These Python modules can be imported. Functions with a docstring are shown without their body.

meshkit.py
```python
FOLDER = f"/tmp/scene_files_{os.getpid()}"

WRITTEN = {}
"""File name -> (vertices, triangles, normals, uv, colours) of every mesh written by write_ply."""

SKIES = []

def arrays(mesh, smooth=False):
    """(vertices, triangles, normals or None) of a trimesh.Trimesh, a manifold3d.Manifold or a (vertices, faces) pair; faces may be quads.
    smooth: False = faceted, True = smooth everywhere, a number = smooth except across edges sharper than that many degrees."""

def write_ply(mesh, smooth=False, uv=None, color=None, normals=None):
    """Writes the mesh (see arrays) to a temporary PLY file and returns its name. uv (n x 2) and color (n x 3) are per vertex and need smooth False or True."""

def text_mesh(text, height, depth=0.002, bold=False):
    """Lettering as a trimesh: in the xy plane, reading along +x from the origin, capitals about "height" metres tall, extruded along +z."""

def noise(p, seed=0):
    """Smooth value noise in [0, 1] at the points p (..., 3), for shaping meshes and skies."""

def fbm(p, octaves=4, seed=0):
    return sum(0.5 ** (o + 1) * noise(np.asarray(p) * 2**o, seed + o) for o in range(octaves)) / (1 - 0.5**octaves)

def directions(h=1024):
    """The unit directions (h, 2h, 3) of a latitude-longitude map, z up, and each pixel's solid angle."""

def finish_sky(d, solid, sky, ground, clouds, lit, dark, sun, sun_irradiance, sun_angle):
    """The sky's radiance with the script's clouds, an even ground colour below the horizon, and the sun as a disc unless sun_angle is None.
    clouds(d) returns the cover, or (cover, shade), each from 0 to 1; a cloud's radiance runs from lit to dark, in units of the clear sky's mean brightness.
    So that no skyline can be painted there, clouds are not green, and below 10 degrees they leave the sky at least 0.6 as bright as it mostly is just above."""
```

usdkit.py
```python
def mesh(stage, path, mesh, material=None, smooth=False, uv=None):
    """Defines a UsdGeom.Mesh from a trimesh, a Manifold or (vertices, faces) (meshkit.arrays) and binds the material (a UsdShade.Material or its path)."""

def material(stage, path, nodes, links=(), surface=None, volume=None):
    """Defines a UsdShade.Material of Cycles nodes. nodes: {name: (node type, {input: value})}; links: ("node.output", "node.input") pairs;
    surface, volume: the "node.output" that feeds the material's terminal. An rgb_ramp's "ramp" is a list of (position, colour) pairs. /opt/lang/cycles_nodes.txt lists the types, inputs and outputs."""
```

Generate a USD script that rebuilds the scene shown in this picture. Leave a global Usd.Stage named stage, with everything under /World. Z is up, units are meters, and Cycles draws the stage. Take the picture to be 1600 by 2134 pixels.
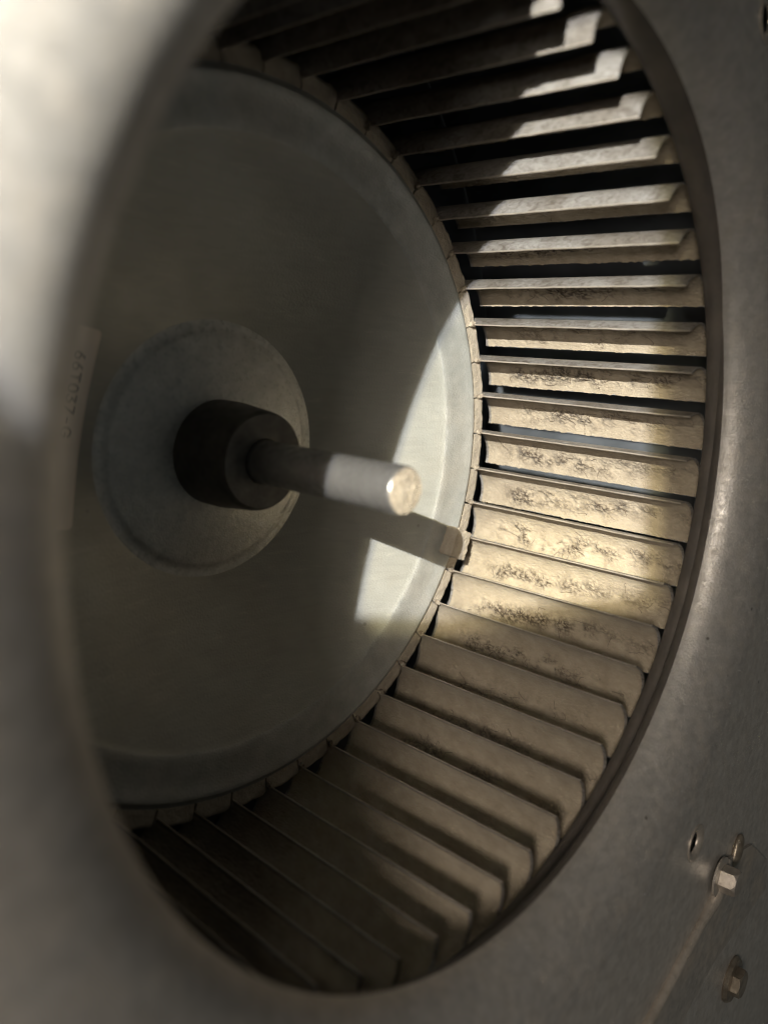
import math
import numpy as np
import trimesh
import shapely.geometry as sg
from shapely import affinity
import meshkit
import usdkit
from pxr import Usd, UsdGeom, UsdLux, UsdShade, Gf, Vt, Sdf

U = 0.12                                   # metres per blade-circle radius: everything below is in radii of the wheel
stage = Usd.Stage.CreateInMemory()
UsdGeom.SetStageUpAxis(stage, 'Z')
UsdGeom.SetStageMetersPerUnit(stage, 1.0)
UsdGeom.Xform.Define(stage, '/World')
rng = np.random.default_rng(11)

# wheel frame: x right, y up, z along the shaft towards the inlet; world: X = x, Y = -z, Z = y, lifted
LIFT = 0.30
M3 = np.array([[1, 0, 0], [0, 0, -1], [0, 1, 0]], float)


def gf(rot, loc):
    m = np.eye(4)
    m[:3, :3] = np.asarray(rot).T
    m[3, :3] = loc
    return Gf.Matrix4d(*m.ravel())


def world(p):
    return M3 @ np.asarray(p, float) * U + [0, 0, LIFT]


# ------------------------------------------------------------------ camera
RC = np.array([[0.6845613585121908, 0.06220370431844028, 0.7262963896378718],
               [-0.09335238673660454, -0.9806676754329824, 0.1719774469267687],
               [0.7229530263596127, -0.18553061615252125, -0.6655203318814102]])
CAM = np.array([-1.39264168, 0.29800579, 1.77187628])
cam = UsdGeom.Camera.Define(stage, '/World/camera')
cam.CreateHorizontalApertureAttr(7.3)
cam.CreateVerticalApertureAttr(7.3 * 1024 / 767)
cam.CreateFocalLengthAttr(7.3 * 1712.6 / 1600)
cam.CreateFStopAttr(1.75)
cam.CreateFocusDistanceAttr(2.72 * U)
cam.CreateClippingRangeAttr(Gf.Vec2f(0.01, 50))
cam.CreateExposureAttr(0.0)
cam.AddTransformOp().Set(gf(M3 @ np.stack([RC[0], -RC[1], -RC[2]], 1), world(CAM)))

# ------------------------------------------------------------------ light: dim room, one torch held beside the camera
LAMP = np.array([-3.65, 1.49, 2.75])       # the torch's emitter
AIM = np.array([0.8, 0.2, 0.3])
FW = (AIM - LAMP) / np.linalg.norm(AIM - LAMP)
RT = np.cross(FW, [0, 1, 0]); RT /= np.linalg.norm(RT)
UP = np.cross(RT, FW)

dome = UsdLux.DomeLight.Define(stage, '/World/room_light')
dome_mat = usdkit.material(stage, '/World/Looks/room', {'b': ('background_shader', {'color': (0.92, 0.95, 0.87), 'strength': 0.053})}, surface='b.background')
UsdShade.MaterialBindingAPI.Apply(dome.GetPrim()).Bind(dome_mat)


def lamp(path, p, radius, power, color):
    l = UsdLux.SphereLight.Define(stage, path)
    l.CreateRadiusAttr(radius)
    l.CreateNormalizeAttr(True)
    l.CreateIntensityAttr(power)
    l.CreateColorAttr(Gf.Vec3f(*color))
    l.AddTranslateOp().Set(Gf.Vec3d(*p))
    return l


# ------------------------------------------------------------------ materials
L = '/World/Looks/'


def mat(name, nodes, links, surface='p.BSDF'):
    return usdkit.material(stage, L + name, nodes, links, surface=surface)


def metal(name, base, dark, scale, metallic, rough, bump=0.15, bscale=900, dust=None, dustscale=14, spec=0.5, specks=0, spangle=0, rvar=1.0):
    """sheet metal: two tones of spangle/tarnish, a fine grain relief, and patches of settled dust"""
    nodes = {'g': ('texture_coordinate', {}),
             'n1': ('noise_texture', {'scale': scale, 'detail': 5.0, 'roughness': 0.62}),
             'r1': ('rgb_ramp', {'ramp': [(0.32, dark), (0.68, base)]}),
             'n2': ('noise_texture', {'scale': bscale, 'detail': 3.0, 'roughness': 0.6}),
             'nr': ('noise_texture', {'scale': scale * 2.3, 'detail': 4.0}),
             'rr': ('map_range', {'from_min': 0.3, 'from_max': 0.7, 'to_min': rough - 0.09 * rvar, 'to_max': rough + 0.1 * rvar, 'clamp': True}),
             'b': ('bump', {'strength': bump, 'distance': 0.0004}),
             'p': ('principled_bsdf', {'metallic': metallic, 'roughness': rough, 'specular_ior_level': spec})}
    links = [('g.object', 'n1.vector'), ('g.object', 'n2.vector'), ('g.object', 'nr.vector'), ('n1.fac', 'r1.fac'), ('nr.fac', 'rr.value'),
             ('n2.fac', 'b.height'), ('b.normal', 'p.normal')]
    if dust:
        nodes |= {'nd': ('noise_texture', {'scale': dustscale, 'detail': 6.0, 'roughness': 0.65}),
                  'rd': ('map_range', {'from_min': dust[1], 'from_max': dust[2], 'to_min': 0.0, 'to_max': dust[3], 'clamp': True}),
                  'm': ('mix_color', {'b': dust[0]}),
                  'mm': ('math', {'math_type': 'multiply_add', 'value2': -metallic, 'value3': metallic}),
                  'mr': ('mix_float', {'b': 0.85})}
        links += [('g.object', 'nd.vector'), ('nd.fac', 'rd.value'), ('rd.result', 'm.fac'), ('r1.color', 'm.a'), ('m.result', 'p.base_color'),
                  ('rd.result', 'mm.value1'), ('mm.value', 'p.metallic'), ('rd.result', 'mr.fac'), ('rr.result', 'mr.a'), ('mr.result', 'p.roughness')]
    else:
        links += [('r1.color', 'p.base_color'), ('rr.result', 'p.roughness')]
    if specks:
        src = 'm.result' if dust else 'r1.color'
        links = [l for l in links if l[1] != 'p.base_color']
        nodes |= {'v': ('voronoi_texture', {'scale': specks, 'randomness': 1.0}), 'vr': ('map_range', {'from_min': 0.03, 'from_max': 0.055, 'to_min': 0.75, 'to_max': 0.0, 'clamp': True}),
                  'ns': ('noise_texture', {'scale': specks * 0.31, 'detail': 2.0}), 'nsr': ('map_range', {'from_min': 0.5, 'from_max': 0.6, 'to_min': 0.0, 'to_max': 1.0, 'clamp': True}),
                  'vm': ('math', {'math_type': 'multiply'}), 'ms': ('mix_color', {'b': (0.05, 0.042, 0.034)}),
                  'sm': ('mapping', {'scale': (14, 90, 30), 'rotation': (0.2, 0.4, 0.9)}), 'sn': ('noise_texture', {'scale': 6.0, 'detail': 3.0, 'distortion': 0.6}),
                  'sr': ('rgb_ramp', {'ramp': [(0.30, (0.82, 0.82, 0.82)), (0.55, (1, 1, 1)), (0.66, (1, 1, 1)), (0.70, (1.25, 1.24, 1.2))]}), 'sx': ('mix_color', {'blend_type': 'multiply', 'fac': 0.4, 'use_clamp': False})}
        if spangle:
            nodes |= {'v2': ('voronoi_texture', {'scale': spangle, 'randomness': 1.0}), 'bw': ('rgb_to_bw', {}), 'vr2': ('map_range', {'from_min': 0.2, 'from_max': 0.8, 'to_min': 0.93, 'to_max': 1.07, 'clamp': True}),
                      'sy': ('mix_color', {'blend_type': 'multiply', 'fac': 1.0, 'use_clamp': False})}
            links += [('nv.vector', 'v2.vector'), ('v2.color', 'bw.color'), ('bw.val', 'vr2.value'), (src, 'sy.a'), ('vr2.result', 'sy.b'), ('g.object', 'nv.vector1'), ('n2.color', 'nv.vector2')]
            nodes |= {'nv': ('vector_math', {'math_type': 'multiply_add', 'vector3': (0, 0, 0)})}
            nodes['nv'] = ('vector_math', {'math_type': 'add'})
            links[-1] = ('nsc.vector', 'nv.vector2'); links.append(('n2.color', 'nsc.vector1')); nodes['nsc'] = ('vector_math', {'math_type': 'scale', 'scale': 0.002})
            src = 'sy.result'
        links += [('g.object', 'v.vector'), ('v.distance', 'vr.value'), ('g.object', 'ns.vector'), ('ns.fac', 'nsr.value'), ('vr.result', 'vm.value1'), ('nsr.result', 'vm.value2'), ('vm.value', 'ms.fac'),
                  ('g.object', 'sm.vector'), ('sm.vector', 'sn.vector'), ('sn.fac', 'sr.fac'), (src, 'sx.a'), ('sr.color', 'sx.b'), ('sx.result', 'ms.a'), ('ms.result', 'p.base_color')]
    return mat(name, nodes, links)


DUST = (0.36, 0.285, 0.20)
m_plate = metal('plate_metal', (0.47, 0.475, 0.44), (0.37, 0.37, 0.34), 22, 0.35, 0.5, 0.4, 1300, (DUST, 0.45, 0.80, 0.45), 9, specks=55)
m_band = metal('rim_band_metal', (0.48, 0.49, 0.475), (0.36, 0.375, 0.365), 120, 0.42, 0.45, 0.6, 1300, (DUST, 0.44, 0.78, 0.5), 16)
m_hub = metal('hub_metal', (0.56, 0.57, 0.55), (0.40, 0.41, 0.40), 240, 0.6, 0.36, 0.35, 1600)
m_boss = metal('boss_steel', (0.19, 0.18, 0.165), (0.10, 0.095, 0.087), 190, 0.5, 0.42, 0.3, 1200)
m_shaft = metal('shaft_steel', (0.70, 0.68, 0.675), (0.63, 0.61, 0.60), 160, 0.9, 0.25, 0.06, 1500, rvar=0.3)
m_bell = metal('bell_galvanised', (0.50, 0.48, 0.46), (0.42, 0.40, 0.385), 260, 0.55, 0.43, 0.35, 1500, (DUST, 0.46, 0.80, 0.3), 150, specks=70, spangle=420)
m_panel = metal('panel_galvanised', (0.52, 0.50, 0.475), (0.42, 0.395, 0.37), 230, 0.45, 0.38, 0.35, 1500, (DUST, 0.46, 0.80, 0.15), 150, specks=70, spangle=420)
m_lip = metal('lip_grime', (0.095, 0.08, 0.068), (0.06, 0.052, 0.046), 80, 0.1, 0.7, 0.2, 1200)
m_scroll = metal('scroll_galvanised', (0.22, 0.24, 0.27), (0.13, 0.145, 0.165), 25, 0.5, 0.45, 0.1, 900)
m_bolt = metal('bolt_zinc', (0.55, 0.50, 0.45), (0.36, 0.32, 0.28), 220, 0.65, 0.40, 0.05, 1200)
m_screw = metal('screw_dull', (0.36, 0.31, 0.25), (0.17, 0.14, 0.11), 200, 0.7, 0.42, 0.2, 1200)
m_bracket = metal('bracket_metal', (0.48, 0.45, 0.42), (0.34, 0.315, 0.29), 240, 0.5, 0.36, 0.3, 1400, (DUST, 0.42, 0.78, 0.5), 60, specks=80)

m_edge = metal('worn_edge', (0.58, 0.52, 0.46), (0.40, 0.35, 0.30), 150, 0.6, 0.38, 0.1, 1200)

# blade steel: scored lengthwise wear across the inner strip
m_blade = mat('blade_steel', {
    'g': ('texture_coordinate', {}),
    'mp': ('mapping', {'scale': (1, 1, 0.7)}),
    'n1': ('noise_texture', {'scale': 420, 'detail': 5.0, 'roughness': 0.7, 'distortion': 1.2}),
    'r1': ('rgb_ramp', {'ramp': [(0.34, (0.19, 0.17, 0.155)), (0.52, (0.345, 0.335, 0.33)), (0.72, (0.45, 0.44, 0.435))]}),
    'n3': ('noise_texture', {'scale': 45, 'detail': 4.0}),
    'r3': ('rgb_ramp', {'ramp': [(0.35, (0.62, 0.58, 0.53)), (0.65, (1, 1, 1))]}),
    'mx': ('mix_color', {'blend_type': 'multiply', 'fac': 1.0}),
    'n2': ('noise_texture', {'scale': 700, 'detail': 4.0, 'roughness': 0.6, 'distortion': 1.0}),
    'b': ('bump', {'strength': 0.5, 'distance': 0.0004}),
    'p': ('principled_bsdf', {'metallic': 0.45, 'roughness': 0.5})},
    [('g.object', 'mp.vector'), ('mp.vector', 'n1.vector'), ('mp.vector', 'n2.vector'), ('g.object', 'n3.vector'), ('n1.fac', 'r1.fac'), ('n3.fac', 'r3.fac'),
     ('r1.color', 'mx.a'), ('r3.color', 'mx.b'), ('mx.result', 'p.base_color'), ('n2.fac', 'b.height'), ('b.normal', 'p.normal')])

# dust felt: beige nap, its clumps (vertex colour red) grey-brown
def dust_mat(name, c0, c1, clump, relief):
    return mat(name, {
        'g': ('texture_coordinate', {}),
        'a': ('attribute', {'attribute': 'clump'}),
        'n1': ('noise_texture', {'scale': 160, 'detail': 6.0, 'roughness': 0.65}),
        'r1': ('rgb_ramp', {'ramp': [(0.3, c0), (0.7, c1)]}),
        'm': ('mix_color', {'b': clump}),
        'mpb': ('mapping', {'scale': (1.0, 1.0, 0.55)}),
        'n2': ('noise_texture', {'scale': 900, 'detail': 4.0, 'roughness': 0.62, 'distortion': 0.5}),
        'b': ('bump', {'strength': relief, 'distance': 0.0009}),
        'p': ('principled_bsdf', {'roughness': 0.95, 'specular_ior_level': 0.12, 'sheen_weight': 0.15})},
        [('g.object', 'n1.vector'), ('g.object', 'mpb.vector'), ('mpb.vector', 'n2.vector'), ('n1.fac', 'r1.fac'), ('r1.color', 'm.a'), ('a.fac', 'm.fac'),
         ('m.result', 'p.base_color'), ('n2.fac', 'b.height'), ('b.normal', 'p.normal')])


m_dust = dust_mat('blade_dust', (0.29, 0.242, 0.182), (0.40, 0.342, 0.265), (0.06, 0.045, 0.034), 0.8)
m_rimdust = dust_mat('rim_dust', (0.33, 0.28, 0.22), (0.44, 0.385, 0.31), (0.14, 0.11, 0.08), 0.6)
m_lint = mat('lint_fibre', {'p': ('principled_bsdf', {'base_color': (0.13, 0.10, 0.075), 'roughness': 0.9})}, [])
m_sticker = metal('sticker_paper', (0.92, 0.83, 0.75), (0.86, 0.77, 0.69), 40, 0.0, 0.6, 0.05, 800)
m_ink = mat('sticker_ink', {'p': ('principled_bsdf', {'base_color': (0.035, 0.03, 0.028), 'roughness': 0.6})}, [])
m_black = mat('torch_black', {'p': ('principled_bsdf', {'base_color': (0.02, 0.02, 0.022), 'roughness': 0.6})}, [])


# ------------------------------------------------------------------ helpers
used = {}


def path_of(name, parent):
    base = (parent or '/World') + '/' + name
    k = used.get(base, 0)
    used[base] = k + 1
    return base if k == 0 else f'{base}_{k:03d}'


def thing(name, label, cat, rot=M3, loc=(0, 0, LIFT), group=None, kind=None):
    x = UsdGeom.Xform.Define(stage, path_of(name, None))
    x.AddTransformOp().Set(gf(rot, loc))
    tag(x.GetPrim(), label, cat, group, kind)
    return str(x.GetPath())


def tag(p, label=None, cat=None, group=None, kind=None):
    for k, v in (('label', label), ('category', cat), ('group', group), ('kind', kind)):
        if v:
            p.SetCustomDataByKey(k, v)


def part(name, mesh, m, parent, smooth=30, label=None, clump=None):
    """a mesh in wheel radii under parent"""
    if isinstance(mesh, tuple):
        mesh = trimesh.Trimesh(np.asarray(mesh[0], float), quads(mesh[1]), process=False)
    mesh = mesh.copy()
    mesh.vertices = mesh.vertices * U
    o = usdkit.mesh(stage, path_of(name, parent), mesh, m, smooth=True if clump is not None else smooth)
    if clump is not None:
        pv = UsdGeom.PrimvarsAPI(o).CreatePrimvar('clump', Sdf.ValueTypeNames.FloatArray, 'vertex')
        pv.Set(Vt.FloatArray.FromNumpy(np.asarray(clump, np.float32)))
    tag(o.GetPrim(), label)
    return str(o.GetPath())


def quads(f):
    f = np.asarray(f, int)
    return np.vstack([f[:, [0, 1, 2]], f[:, [0, 2, 3]]]) if f.shape[1] == 4 else f


def grid(ni, nj, wrap=False):
    i, j = np.meshgrid(np.arange(ni if wrap else ni - 1), np.arange(nj - 1), indexing='ij')
    a, b = i * nj + j, ((i + 1) % ni) * nj + j
    return np.stack([a, b, b + 1, a + 1], -1).reshape(-1, 4)


def revolve(profile, n=256, closed=False):
    """profile (r, z) about the z axis, in the order that puts the outside on the left when going up"""
    pr = np.asarray(profile, float)
    if closed:
        pr = np.vstack([pr, pr[:1]])
    a = np.linspace(0, 2 * np.pi, n, endpoint=False)
    v = np.stack([pr[None, :, 0] * np.cos(a)[:, None], pr[None, :, 0] * np.sin(a)[:, None], np.broadcast_to(pr[None, :, 1], (n, len(pr)))], -1)
    m = trimesh.Trimesh(v.reshape(-1, 3), quads(grid(n, len(pr), True)), process=False)
    m.merge_vertices()
    m.fix_normals()
    return m


def sheet(profile, t, n=256):
    """a revolved sheet of thickness t along a profile line"""
    pr = np.asarray(profile, float)
    d = np.gradient(pr, axis=0)
    nn = np.stack([-d[:, 1], d[:, 0]], 1) / np.linalg.norm(d, axis=1)[:, None]
    return revolve(np.vstack([pr + nn * t / 2, (pr - nn * t / 2)[::-1]]), n, True)


def sweep_box(poly, z0, z1):
    m = trimesh.creation.extrude_polygon(poly, z1 - z0, engine='earcut')
    m.apply_translation([0, 0, z0])
    return m


def bolt_head(r, h, flats=6):
    a = np.arange(flats) * 2 * np.pi / flats
    import manifold3d as mf
    c = mf.CrossSection([np.stack([r * np.cos(a), r * np.sin(a)], 1)])
    body = mf.Manifold.extrude(c, h)
    cone = mf.Manifold.cylinder(h * 2, r * 1.9, r * 0.55, 48).translate([0, 0, -h * 0.55])
    m = (body ^ cone).to_mesh()
    return trimesh.Trimesh(m.vert_properties[:, :3], m.tri_verts)


# ------------------------------------------------------------------ housing (its own frame: the inlet is a little off the wheel's centre and tilted)
def euler_xy(a, b):
    ca, sa, cb, sb = math.cos(a), math.sin(a), math.cos(b), math.sin(b)
    rx = np.array([[1, 0, 0], [0, ca, -sa], [0, sa, ca]]); ry = np.array([[cb, 0, sb], [0, 1, 0], [-sb, 0, cb]])
    return ry @ rx


HR, HC = euler_xy(-0.0302, 0.0173), np.array([0.0365, 0.0571, 0.86])
AR, AZ = 0.20, 0.13
PZ = AZ                                    # the flat panel's height in the housing frame
house = thing('blower_housing', 'galvanised sheet metal blower housing with a round bell-mouth inlet around the fan wheel', 'blower housing', M3 @ HR, world(HC))


def to_panel(px, py, z=PZ):
    """a point of the photograph's picture plane carried onto the housing's flat panel (used to measure, not to place in view space)"""
    d = np.array([(px - 800) / 1712.6, (py - 1067) / 1712.6, 1.0]) @ RC
    o, d = (CAM - HC) @ HR, d @ HR
    return (o + d * (z - o[2]) / d[2])[:2]


lipr = 1.012
back = [(1.034, -0.020), (1.027, -0.018), (1.020, -0.012), (1.015, -0.005)]
phi = np.radians(np.linspace(0, 90, 28))
front = [(lipr + AR * (1 - math.cos(f)), AZ * math.sin(f)) for f in phi]
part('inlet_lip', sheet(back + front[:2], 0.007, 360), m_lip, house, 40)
part('inlet_bell', sheet(front[1:], 0.007, 360), m_bell, house, 40)

H1, H2 = to_panel(1447, 1757), to_panel(1597, 38)
outer = sg.box(-2.7, -2.7, 2.6, 2.4)
hole = sg.Point(0, 0).buffer(lipr + AR, 90)
panel = outer.difference(hole)
HOLE_R = 0.052
for h in (H1, H2):
    if np.hypot(*h) > lipr + AR + 0.04:
        panel = panel.difference(sg.Point(*h).buffer(HOLE_R, 24))
part('side_panel', sweep_box(panel, PZ - 0.0035, PZ + 0.0035), m_panel, house)
for h in (H1, H2):                         # pierced holes with a rolled-in rim
    a = np.radians(np.linspace(0, 90, 9))
    rim = sheet([(HOLE_R + 0.003 - 0.022 * math.sin(x), PZ + 0.001 - 0.010 * (1 - math.cos(x))) for x in a], 0.005, 48)
    rim.apply_translation([h[0], h[1], 0.0028])
    part('pierced_hole_rim', rim, m_edge, house)

# scroll wall round the wheel and the far side of the housing
th = np.linspace(0, 2 * np.pi, 180)
rs = 1.75 + 0.4 * ((th + 2.2) % (2 * np.pi)) / (2 * np.pi)
order = np.argsort((th + 2.2) % (2 * np.pi))
th, rs = th[order], rs[order]
zz = np.linspace(-1.45, PZ - 0.006, 8)
v = np.stack([np.broadcast_to((rs * np.cos(th))[:, None], (180, 8)), np.broadcast_to((rs * np.sin(th))[:, None], (180, 8)), np.broadcast_to(zz, (180, 8))], -1).reshape(-1, 3)
v2 = np.stack([np.broadcast_to(((rs + .008) * np.cos(th))[:, None], (180, 8)), np.broadcast_to(((rs + .008) * np.sin(th))[:, None], (180, 8)), np.broadcast_to(zz, (180, 8))], -1).reshape(-1, 3)
g = grid(180, 8)
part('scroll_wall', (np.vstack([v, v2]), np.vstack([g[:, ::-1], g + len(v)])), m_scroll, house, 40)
c0, c1 = np.array([rs[0] * math.cos(th[0]), rs[0] * math.sin(th[0])]), np.array([rs[-1] * math.cos(th[-1]), rs[-1] * math.sin(th[-1])])
d = (c1 - c0) / np.linalg.norm(c1 - c0); nn = np.array([-d[1], d[0]]) * 0.004
part('cutoff_plate', sweep_box(sg.Polygon([c0 - nn, c1 - nn, c1 + nn, c0 + nn]), -1.45, PZ - 0.006), m_scroll, house)
part('back_panel', sweep_box(sg.Point(0, 0).buffer(2.2, 48), -1.47, -1.455), m_scroll, house)

# bracket strip across the panel's lower right corner: a flat tongue with a turned-up edge, its hex bolt and a screw
edge = [to_panel(*q) for q in ((1508, 1788), (1481, 1868), (1440, 1945), (1395, 2030), (1335, 2140), (1290, 2225))]
farl = [to_panel(*q) for q in ((1352, 2225), (1405, 2140), (1478, 2003), (1548, 1905), (1588, 1850), (1590, 1790), (1558, 1758))]
tongue = sg.Polygon(edge + farl).buffer(0)
part('bracket_strip', sweep_box(tongue.buffer(-0.012).buffer(0.012), PZ + 0.0045, PZ + 0.013), m_bracket, house)


def tube(pts, r, n=10):
    pts = np.asarray(pts, float)
    t = np.gradient(pts, axis=0); t /= np.linalg.norm(t, axis=1)[:, None]
    ref = np.array([0, 0, 1.0]) if abs(t[:, 2]).max() < 0.9 else np.array([1.0, 0, 0])
    s = np.cross(t, ref); s /= np.linalg.norm(s, axis=1)[:, None]
    b = np.cross(s, t)
    a = np.linspace(0, 2 * np.pi, n, endpoint=False)
    r = np.broadcast_to(r, (len(pts),))
    v = pts[:, None] + r[:, None, None] * (np.cos(a)[None, :, None] * s[:, None] + np.sin(a)[None, :, None] * b[:, None])
    f = [(i * n + j, i * n + (j + 1) % n, (i + 1) * n + (j + 1) % n, (i + 1) * n + j) for i in range(len(pts) - 1) for j in range(n)]
    m = trimesh.Trimesh(v.reshape(-1, 3), quads(f), process=False)
    caps = [trimesh.Trimesh(np.vstack([v[k], pts[k]]), [(j, (j + 1) % n, n) for j in range(n)], process=False) for k in (0, -1)]
    m = trimesh.util.concatenate([m] + caps)
    m.merge_vertices(); m.fix_normals()
    return m


from scipy.interpolate import interp1d
e = np.array(edge); tt = np.r_[0, np.cumsum(np.linalg.norm(np.diff(e, axis=0), axis=1))]
ee = interp1d(tt, e, axis=0)(np.linspace(0, tt[-1], 40))
part('bracket_edge', tube(np.c_[ee, np.full(40, PZ + 0.011)], np.interp(np.linspace(0, 1, 40), [0, .1, .2, .3, 1], [0.014, 0.024, 0.023, 0.016, 0.016])), m_edge, house, True)
B1, B2 = to_panel(1524, 1838, PZ + 0.05), to_panel(1531, 2045, PZ + 0.02)
hb = bolt_head(0.042, 0.05)
hb.apply_transform(trimesh.transformations.rotation_matrix(0.05, [0, 0, 1])); hb.apply_translation([B1[0], B1[1], PZ + 0.0225])
bp = part('hex_bolt', hb, m_bolt, house, 20)
ws = sheet([(0.01, PZ + 0.0175), (0.05, PZ + 0.0175), (0.062, PZ + 0.0155)], 0.007, 48); ws.apply_translation([B1[0], B1[1], 0.0008])
part('bolt_washer', ws, m_bracket, bp)
B0 = to_panel(1548, 1778, PZ + 0.03)
lug = trimesh.creation.icosphere(3, 1.0); lug.apply_scale([0.030, 0.055, 0.016]); lug.apply_transform(trimesh.transformations.rotation_matrix(-0.5, [0, 0, 1])); lug.apply_translation([B0[0], B0[1], PZ + 0.012])
part('bracket_knuckle', lug, m_screw, house, True)
part('screw_flange', (lambda s: (s.apply_translation([B2[0], B2[1], 0]), s)[1])(revolve([(0.0, PZ + 0.004), (0.078, PZ + 0.004), (0.08, PZ + 0.010), (0.072, PZ + 0.020), (0.05, PZ + 0.022), (0.0, PZ + 0.022)], 64)), m_screw, house)
sh = bolt_head(0.050, 0.028)
sh.apply_transform(trimesh.transformations.rotation_matrix(0.2, [0, 0, 1])); sh.apply_translation([B2[0], B2[1], PZ + 0.021])
part('screw_head', sh, m_screw, house, 20)

# ------------------------------------------------------------------ fan wheel
wheel = thing('blower_fan', 'dusty squirrel cage fan with a ring of curved metal blades inside the round inlet', 'fan')
plate = [(0.372, -0.1985), (0.50, -0.147), (0.65, -0.085), (0.78, -0.032), (0.815, -0.020), (0.83, -0.010)]
part('center_plate', sheet(plate, 0.008, 300), m_plate, wheel, 40)
band = [(0.83, -0.010), (0.838, -0.0045), (0.86, -0.003), (0.90, 0.001), (0.93, 0.006), (0.942, 0.013), (0.952, 0.013), (0.962, 0.004), (0.972, 0.000)]
part('rim_band', sheet(band, 0.008, 300), m_band, wheel, 40)
hubp = [(0.14, -0.168), (0.20, -0.176), (0.27, -0.184), (0.325, -0.1905), (0.335, -0.1935), (0.342, -0.1965), (0.352, -0.1985), (0.361, -0.199), (0.372, -0.1985)]
part('hub_disc', sheet(hubp, 0.008, 200), m_hub, wheel, 40)
boss = part('hub_boss', revolve([(0.0592, -0.26), (0.152, -0.26), (0.15, -0.10), (0.137, 0.02), (0.134, 0.034), (0.128, 0.040), (0.063, 0.040), (0.0592, 0.036)], 128, True), m_boss, wheel, 40)

# rim tabs: the plate's dusty scalloped edge, one tab between each two blades
N = 49
PHASE, PITCH = 1.0774261211386322, 2 * math.pi / N
ANG = [PHASE - PITCH * i for i in range(-14, 35)]
LAM, RHO, SMAX = math.radians(17), 0.098, math.radians(126)
ZB, ZF = -0.045, 0.777


def arc(s, off=0.0):
    """blade section at arc angle s: (radius, tangent offset); off along the concave normal"""
    r = 1 + RHO * (math.sin(LAM) + np.sin(s - LAM)); t = RHO * (np.cos(s - LAM) - math.cos(LAM))
    nr, nt = -np.sin(s - LAM), -np.cos(s - LAM)           # towards the centre of curvature
    return r + off * nr, t + off * nt


def zfront(s):
    x = np.clip((s - math.radians(80)) / math.radians(40), 0, 1)
    return ZF + 0.03 * x * x * (3 - 2 * x)


T_BL = 0.0042


def blade_mesh(k):
    ns, nz = 22, 4
    s = np.linspace(0, SMAX, ns)
    out = []
    for off in (0.0, -T_BL):
        r, t = arc(s, off)
        z = ZB + (zfront(s) - ZB)[:, None] * np.linspace(0, 1, nz)[None]
        out.append(np.stack([np.broadcast_to(r[:, None], (ns, nz)), np.broadcast_to(t[:, None], (ns, nz)), z], -1).reshape(-1, 3))
    V = np.vstack(out); g = grid(ns, nz); n = ns * nz
    rim = [j for j in range(nz)] + [i * nz + nz - 1 for i in range(1, ns)] + [(ns - 1) * nz + j for j in range(nz - 2, -1, -1)] + [i * nz for i in range(ns - 2, 0, -1)]
    side = [(rim[q], rim[(q + 1) % len(rim)], rim[(q + 1) % len(rim)] + n, rim[q] + n) for q in range(len(rim))]
    m = trimesh.Trimesh(V, quads(np.vstack([g, (g + n)[:, ::-1], np.array(side)])), process=False)
    m.fix_normals()
    return m


def place(mesh_v, a):
    """(r, t, z) blade coordinates about blade angle a -> wheel frame"""
    x, y = mesh_v[:, 0], mesh_v[:, 1]
    return np.stack([x * math.cos(a) - y * math.sin(a), x * math.sin(a) + y * math.cos(a), mesh_v[:, 2]], 1)


JIT = {i: (float(rng.normal() * 0.0022), float(rng.normal() * 0.003)) for i in range(-14, 35)}


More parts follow.
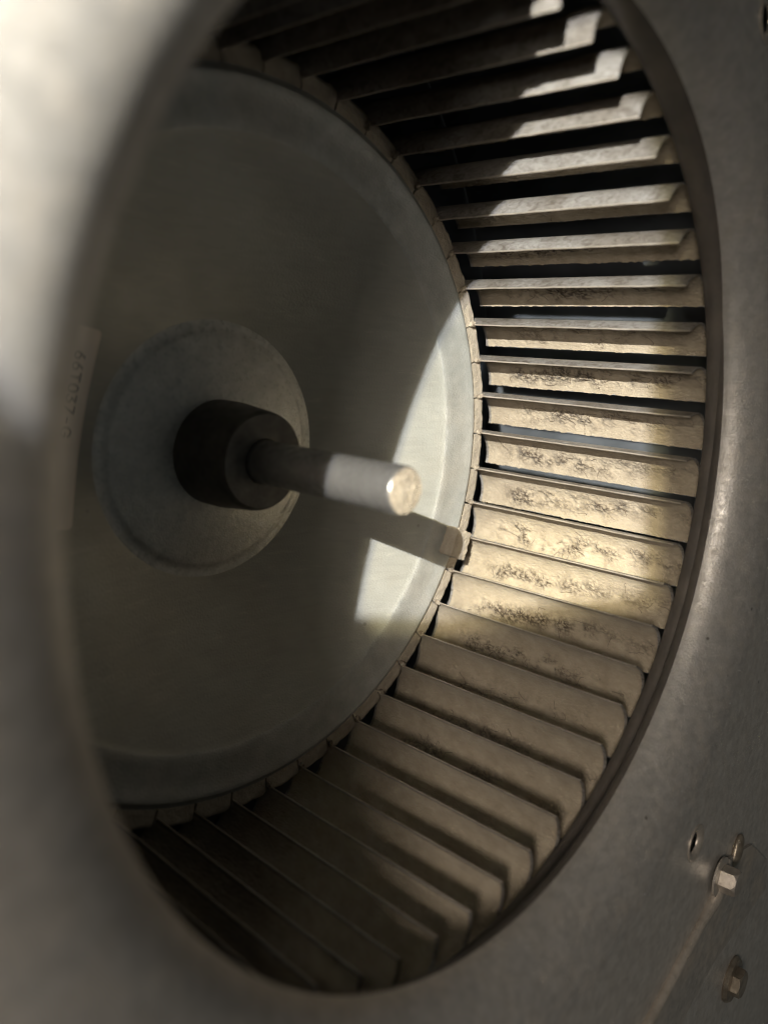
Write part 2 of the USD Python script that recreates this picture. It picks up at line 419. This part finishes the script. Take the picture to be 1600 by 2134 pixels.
def place_b(v, a, i):
    """as place, with the blade's own small error of angle and twist"""
    out = np.empty_like(v)
    b = a + JIT[i][0] + JIT[i][1] * v[:, 2]
    x, y = v[:, 0], v[:, 1]
    return np.stack([x * np.cos(b) - y * np.sin(b), x * np.sin(b) + y * np.cos(b), v[:, 2]], 1)


def smoothstep(a, b, x):
    x = np.clip((x - a) / (b - a), 0, 1)
    return x * x * (3 - 2 * x)


def dust_coat(k, fine):
    """a felt of dust on the blade's hollow side: thicker clumps along the foot of the blade, ragged outer edge"""
    ns, nz = (64, 230) if fine else (20, 60)
    s0, s1 = math.radians(4), SMAX - math.radians(1)
    S = np.linspace(s0, s1, ns)[:, None] + np.zeros((1, nz))
    zt = np.linspace(0, 1, nz)[None, :] + np.zeros((ns, 1))
    zlo, zhi = -0.035, zfront(S) - 0.008
    z = zlo + (zhi - zlo) * zt
    w = S * RHO                                            # arc length
    P = np.stack([w * 1.0, z, np.full_like(w, 7.3 * k)], -1)
    wander = 0.055 * (meshkit.fbm(np.stack([z * 9, 0 * z + k * 3.1, 0 * z], -1), 3) - 0.5)
    amount = (0.15 + 1.1 * meshkit.noise(np.array([k * 1.7, 3.3, 0.2]))) * (0.4 if k > 33 else 0.75 if k < 26 else 1.0)
    centre = 0.168 - 0.03 * (z / 0.8) + wander             # clump line near the far end of the hollow
    reach = np.exp(-((w - centre) / 0.034) ** 2) * smoothstep(0.03, 0.14, z) * (1 - 0.55 * smoothstep(0.30, 0.72, z))
    big = meshkit.fbm(P * np.array([26, 22, 1]), 4, 5)
    ridge = 1 - np.abs(2 * meshkit.fbm(P * np.array([70, 60, 1]), 4, 9) - 1)
    fine_n = meshkit.fbm(P * np.array([190, 130, 1]), 3, 2)
    c = np.clip(reach * (smoothstep(0.32, 0.60, big)) * amount * 1.5, 0, 1)
    strands = smoothstep(0.74, 0.95, 1 - np.abs(2 * meshkit.fbm(P * np.array([120, 95, 1]), 3, 31) - 1)) * (0.35 + 0.65 * smoothstep(0.6, 0.9, ridge))
    h = 0.0020 + 0.0026 * (fine_n - 0.4) + c * (0.010 * ridge + 0.006 * fine_n)
    fall = smoothstep(0, 0.05, zt) * smoothstep(0, 0.03, 1 - zt) * smoothstep(0, 0.06, (S - s0) / (s1 - s0))
    h = np.maximum(h * (0.15 + 0.85 * fall), 0.0006)
    tail = smoothstep(0.90, 1.0, (S - s0) / (s1 - s0))     # fluff hanging over the blade's outer edge
    S2 = S + tail * (meshkit.fbm(P * np.array([1, 85, 1]), 4, 21) - 0.42) * 0.13
    h = h * (1 - 0.5 * tail)
    r, t = arc(S2, h)
    V = np.stack([r, t, z], -1).reshape(-1, 3)
    clump = np.clip(c * (0.16 + 0.95 * strands) * 1.15 + 0.08 * c, 0, 1)
    f = grid(ns, nz)
    m = trimesh.Trimesh(V, quads(f), process=False)
    return m, clump.ravel(), (c.ravel(), S2.ravel(), z.ravel(), h.ravel())


lint_pts, lint_n = [], []
bm = blade_mesh(0)
for i, a in zip(range(-14, 35), ANG):
    seen = -5 <= i <= 28
    m = bm.copy(); m.vertices = place_b(bm.vertices, a, i)
    b = part('blade', m, m_blade, wheel, 35)
    if -6 <= i <= 28:
        zz_ = np.linspace(0.004, ZF - 0.002, 40)
        wob = 0.0012 * (meshkit.fbm(np.stack([zz_ * 25, 0 * zz_ + i, 0 * zz_], -1), 2) - 0.5)
        eb = tube(place_b(np.stack([0.9995 + wob, 0.0018 + wob, zz_], 1), a, i), 0.0027, 8)
        part('worn_edge', eb, m_edge, b, True)
    if seen:
        dm, cl, info = dust_coat(i + 20, fine=0 <= i <= 22)
        vv = place_b(dm.vertices, a, i)
        fn = trimesh.Trimesh(vv, dm.faces, process=False)
        # face the axis: flip if needed
        mid = len(vv) // 2
        cen = np.array([math.cos(a), math.sin(a)])
        if fn.face_normals[:, :2].mean(0) @ cen > 0:
            fn.faces = fn.faces[:, ::-1]
        part('dust_coat', fn, m_dust, b, clump=cl)
        if 2 <= i <= 19:                                   # lint fibres curling out of the clumps
            c, S2, Z2, H2_ = info
            pr = np.clip(c - 0.12, 0, None)
            if pr.sum() > 0:
                pick = rng.choice(len(pr), 22, p=pr / pr.sum())
                for q in pick:
                    s, z, h = S2[q], Z2[q], H2_[q]
                    st = [s, z, h + 0.001]; seg = []
                    dirn = rng.normal(size=2) * [0.035, 0.005]
                    for u in range(5):
                        r_, t_ = arc(np.array(st[0]), st[2])
                        seg.append([r_, t_, st[1]])
                        dirn = dirn * 0.75 + rng.normal(size=2) * [0.045, 0.006]
                        st = [st[0] + dirn[0], st[1] + dirn[1], max(0.002, st[2] + rng.normal() * 0.0015 + 0.0007)]
                    lint_pts.append(place_b(np.array(seg, float), a, i)); lint_n.append(5)

for i, a in zip(range(-14, 35), ANG):                     # tabs sit between blade i and blade i + 1
    if not -8 <= i <= 26:
        continue
    na, nr_ = 18, 12
    aa = np.linspace(a - PITCH + 0.0012, a - 0.0052, na)
    q = np.linspace(0, 1, na)
    rout = 1.030 - 0.004 * np.abs(2 * q - 1) ** 6 + 0.009 * (meshkit.fbm(np.stack([q * 5, 0 * q + i * 2.7, 0 * q], -1), 3) - 0.5)
    rin = 0.966
    f_ = np.linspace(0, 1, nr_)
    rr = rin + (rout[:, None] - rin) * f_[None]
    bumpy = meshkit.fbm(np.stack([aa[:, None] * 60 + 0 * rr, rr * 60, 0 * rr + i], -1), 4, 3)
    zt = 0.001 + 0.006 * bumpy * smoothstep(0, 0.2, f_)[None] - 0.006 * smoothstep(0.86, 1, f_)[None]
    top = np.stack([rr * np.cos(aa)[:, None], rr * np.sin(aa)[:, None], zt], -1).reshape(-1, 3)
    bot = top.copy(); bot[:, 2] = -0.012
    g = grid(na, nr_); n = na * nr_
    rim = [j for j in range(nr_)] + [k * nr_ + nr_ - 1 for k in range(1, na)] + [(na - 1) * nr_ + j for j in range(nr_ - 2, -1, -1)] + [k * nr_ for k in range(na - 2, 0, -1)]
    side = [(rim[u], rim[(u + 1) % len(rim)], rim[(u + 1) % len(rim)] + n, rim[u] + n) for u in range(len(rim))]
    m = trimesh.Trimesh(np.vstack([top, bot]), quads(np.vstack([g, (g + n)[:, ::-1], np.array(side)])), process=False)
    m.fix_normals()
    part('rim_tab', m, m_rimdust, wheel, 50)

# clots of lint at the foot of each blade where it passes the tabs
for i, a in zip(range(-14, 35), ANG):
    if -1 <= i <= 20:
        k = trimesh.creation.icosphere(3, 1.0)
        nv = meshkit.fbm(k.vertices * 2.2 + i * 5.1, 4, 7)
        k.vertices *= (0.55 + 0.9 * nv)[:, None] * [0.014, 0.009, 0.010]
        k.vertices = place(k.vertices + [0.998, 0.004, 0.012], a)
        part('lint_clot', k, m_rimdust, wheel, True, clump=np.clip((meshkit.fbm(k.vertices * 90, 3, 4) - 0.35) * 2.5, 0, 1))
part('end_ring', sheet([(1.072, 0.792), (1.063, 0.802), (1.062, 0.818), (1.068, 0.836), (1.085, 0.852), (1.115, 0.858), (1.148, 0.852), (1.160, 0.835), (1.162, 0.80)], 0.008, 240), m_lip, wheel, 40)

# dust-caked balance weight clipped on the rim
BWR = 0.945
bw = trimesh.creation.box([0.085, 0.10, 0.055]); bw = bw.subdivide().subdivide().subdivide().subdivide()
bw.vertices += (0.009 * (meshkit.fbm(bw.vertices * 120, 3, 8) - 0.5))[:, None] * np.sign(bw.vertices)
wa = math.atan2(-0.345, 0.905)
bw.vertices[:, 0] += BWR
bw.vertices[:, 2] += 0.03
bw.vertices = place(bw.vertices, wa)
part('balance_weight', bw, m_rimdust, wheel, 50, 'dust-caked balance weight clipped on the rim')

# sticker with its part number, stuck on the centre plate
def on_plate(r, out=0.0062):
    return np.interp(r, [p[0] for p in plate], [p[1] for p in plate]) + out


def ray_plate(px, py):
    d = np.array([(px - 800) / 1712.6, (py - 1067) / 1712.6, 1.0]) @ RC
    z = -0.1
    for _ in range(60):
        x = CAM + d * (z - CAM[2]) / d[2]
        z = 0.5 * z + 0.5 * on_plate(np.hypot(x[0], x[1]))
    return x


s_tr, s_br = ray_plate(213, 690)[:2], ray_plate(150, 1104)[:2]      # its right-hand edge
ux = (s_br - s_tr) / np.linalg.norm(s_br - s_tr)                     # reading direction, down the picture
uy = np.array([-ux[1], ux[0]])                                      # top of the letters: to the right
SL, SH = np.linalg.norm(s_br - s_tr), 0.17


def curved(m, out):
    """lay a flat mesh (reading along +x, origin at the sticker's top edge start) on the cone of the plate"""
    m = m.copy()
    xy = s_tr + m.vertices[:, :1] * ux + m.vertices[:, 1:2] * uy
    z = on_plate(np.hypot(xy[:, 0], xy[:, 1]), out) + m.vertices[:, 2]
    m.vertices = np.c_[xy, z]
    return m


st = sg.box(0, -SH, SL, 0).buffer(-0.012).buffer(0.012)
sm = trimesh.creation.extrude_polygon(st, 0.001, engine='earcut').subdivide_to_size(0.05)
sticker = part('sticker', curved(sm, 0.006), m_sticker, wheel, 30, 'brown paper part-number sticker')


def letters(text, h, x, y, k=1.0):
    m = meshkit.text_mesh(text, h, 0.0006, bold=True)
    m.vertices[:, 0] *= k
    m.vertices[:, :2] += [x, y]
    return curved(m, 0.0072)


part('part_number', letters('66T037-G', 0.030, 0.055, -0.062, 1.0), m_ink, sticker)
bars = []
x = 0.06
while x < 0.42:
    wd = rng.uniform(0.004, 0.016)
    bars.append(curved(trimesh.creation.extrude_polygon(sg.box(x, -0.128, x + wd, -0.082), 0.0006, engine='earcut'), 0.0072))
    x += wd + rng.uniform(0.004, 0.010)
part('barcode', trimesh.util.concatenate(bars), m_ink, sticker)

# ------------------------------------------------------------------ motor shaft through the hub
shaft = thing('motor_shaft', 'bright steel motor shaft with a dust-capped end sticking out of the hub', 'motor shaft')
SR, SZ = 0.0585, 0.553
part('shaft_rod', revolve([(0.0, -0.4), (SR, -0.4), (SR, SZ - 0.010), (SR - 0.0012, SZ - 0.004), (SR - 0.004, SZ), (0.0, SZ)], 96), m_shaft, shaft, 25)
cap = trimesh.creation.icosphere(5, 1.0)
cap = cap.slice_plane([0, 0, 0], [0, 0, 1])
nz_ = meshkit.fbm(cap.vertices * 5.5 + 3.0, 5, 6)
cr = 1 - np.abs(2 * meshkit.fbm(cap.vertices * 3.2, 4, 12) - 1)
cap.vertices = cap.vertices * [SR - 0.0045, SR - 0.0045, 0.005] + np.c_[0 * nz_, 0 * nz_, SZ + 0.0005 + 0.005 * (nz_ - 0.5) - 0.003 * smoothstep(0.86, 0.98, cr)]
part('dust_cap', cap, m_dust, shaft, True, clump=0.5 * smoothstep(0.86, 0.97, cr))

# ------------------------------------------------------------------ loose lint on the blades
lc = UsdGeom.BasisCurves.Define(stage, '/World/lint_fibres')
P = np.vstack(lint_pts) @ M3.T * U + [0, 0, LIFT]
lc.CreatePointsAttr(Vt.Vec3fArray.FromNumpy(P.astype(np.float32)))
lc.CreateCurveVertexCountsAttr(Vt.IntArray(lint_n))
lc.CreateTypeAttr('linear')
lc.CreateWidthsAttr(Vt.FloatArray([0.00016]))
lc.SetWidthsInterpolation('constant')
UsdShade.MaterialBindingAPI.Apply(lc.GetPrim()).Bind(m_lint)
tag(lc.GetPrim(), 'dark lint fibres tangled in the beige dust on the fan blades', 'lint', kind='stuff')

# ------------------------------------------------------------------ the torch: emitter at the bottom of a long hood with a four-sided mouth
HOOD = 1.7
rot_t = M3 @ np.stack([RT, UP, -FW], 1)                   # local -z is the beam
torch = thing('torch', 'black handheld torch with a long hood, shining into the fan from the left', 'torch', rot_t, world(LAMP))
mouth = sg.Polygon(np.array([(0.081, -0.104), (-0.086, -0.143), (-0.104, -0.105), (-0.125, 0.15), (0.038, 0.148), (0.058, 0.128), (0.072, 0.085), (0.0735, 0.03)]) * HOOD)
tubep = sg.Point(0, 0).buffer(0.36, 48)
part('hood', sweep_box(tubep.difference(tubep.buffer(-0.02)), -HOOD, 0.12), m_black, torch)
part('hood_mouth', sweep_box(tubep.buffer(-0.021).difference(mouth), -HOOD + 0.001, -HOOD + 0.012), m_black, torch)
part('handle', revolve([(0.0, 0.121), (0.36, 0.121), (0.36, 0.16), (0.2, 0.3), (0.2, 1.4), (0.18, 1.44), (0.0, 1.44)], 64), m_black, torch, 30)
lamp(torch + '/cool_emitter', (0, 0, 0), 0.0016, 9.0, (0.93, 0.95, 1.0))
lamp(torch + '/warm_emitter', (-0.0030, 0.0022, 0), 0.0016, 3.8, (1.0, 0.88, 0.52))
lamp(torch + '/halo_emitter', (0, 0, 0.004), 0.009, 2.2, (1.0, 0.92, 0.62))
SPOT = np.array([0.93, -0.42, 0.40]) - LAMP            # the torch's hot centre, a narrow cone inside the beam
SPOT /= np.linalg.norm(SPOT)
hot = lamp(torch + '/hot_centre', (0, 0, 0), 0.0016, 5.5, (1.0, 0.90, 0.50))
sz = -np.array([SPOT @ RT, SPOT @ UP, -(SPOT @ FW)])
sx = np.cross([0, 1, 0], sz); sx /= np.linalg.norm(sx)
hot.ClearXformOpOrder()
hot.AddTransformOp(opSuffix='aim').Set(gf(np.stack([sx, np.cross(sz, sx), sz], 1), (0, 0, 0)))
sh_ = UsdLux.ShapingAPI.Apply(hot.GetPrim())
sh_.CreateShapingConeAngleAttr(4.2)
sh_.CreateShapingConeSoftnessAttr(1.0)
lamp('/World/room_lamp', world((-4.9, 0.9, 3.35)), 0.07, 3.1, (1.0, 0.885, 0.75))
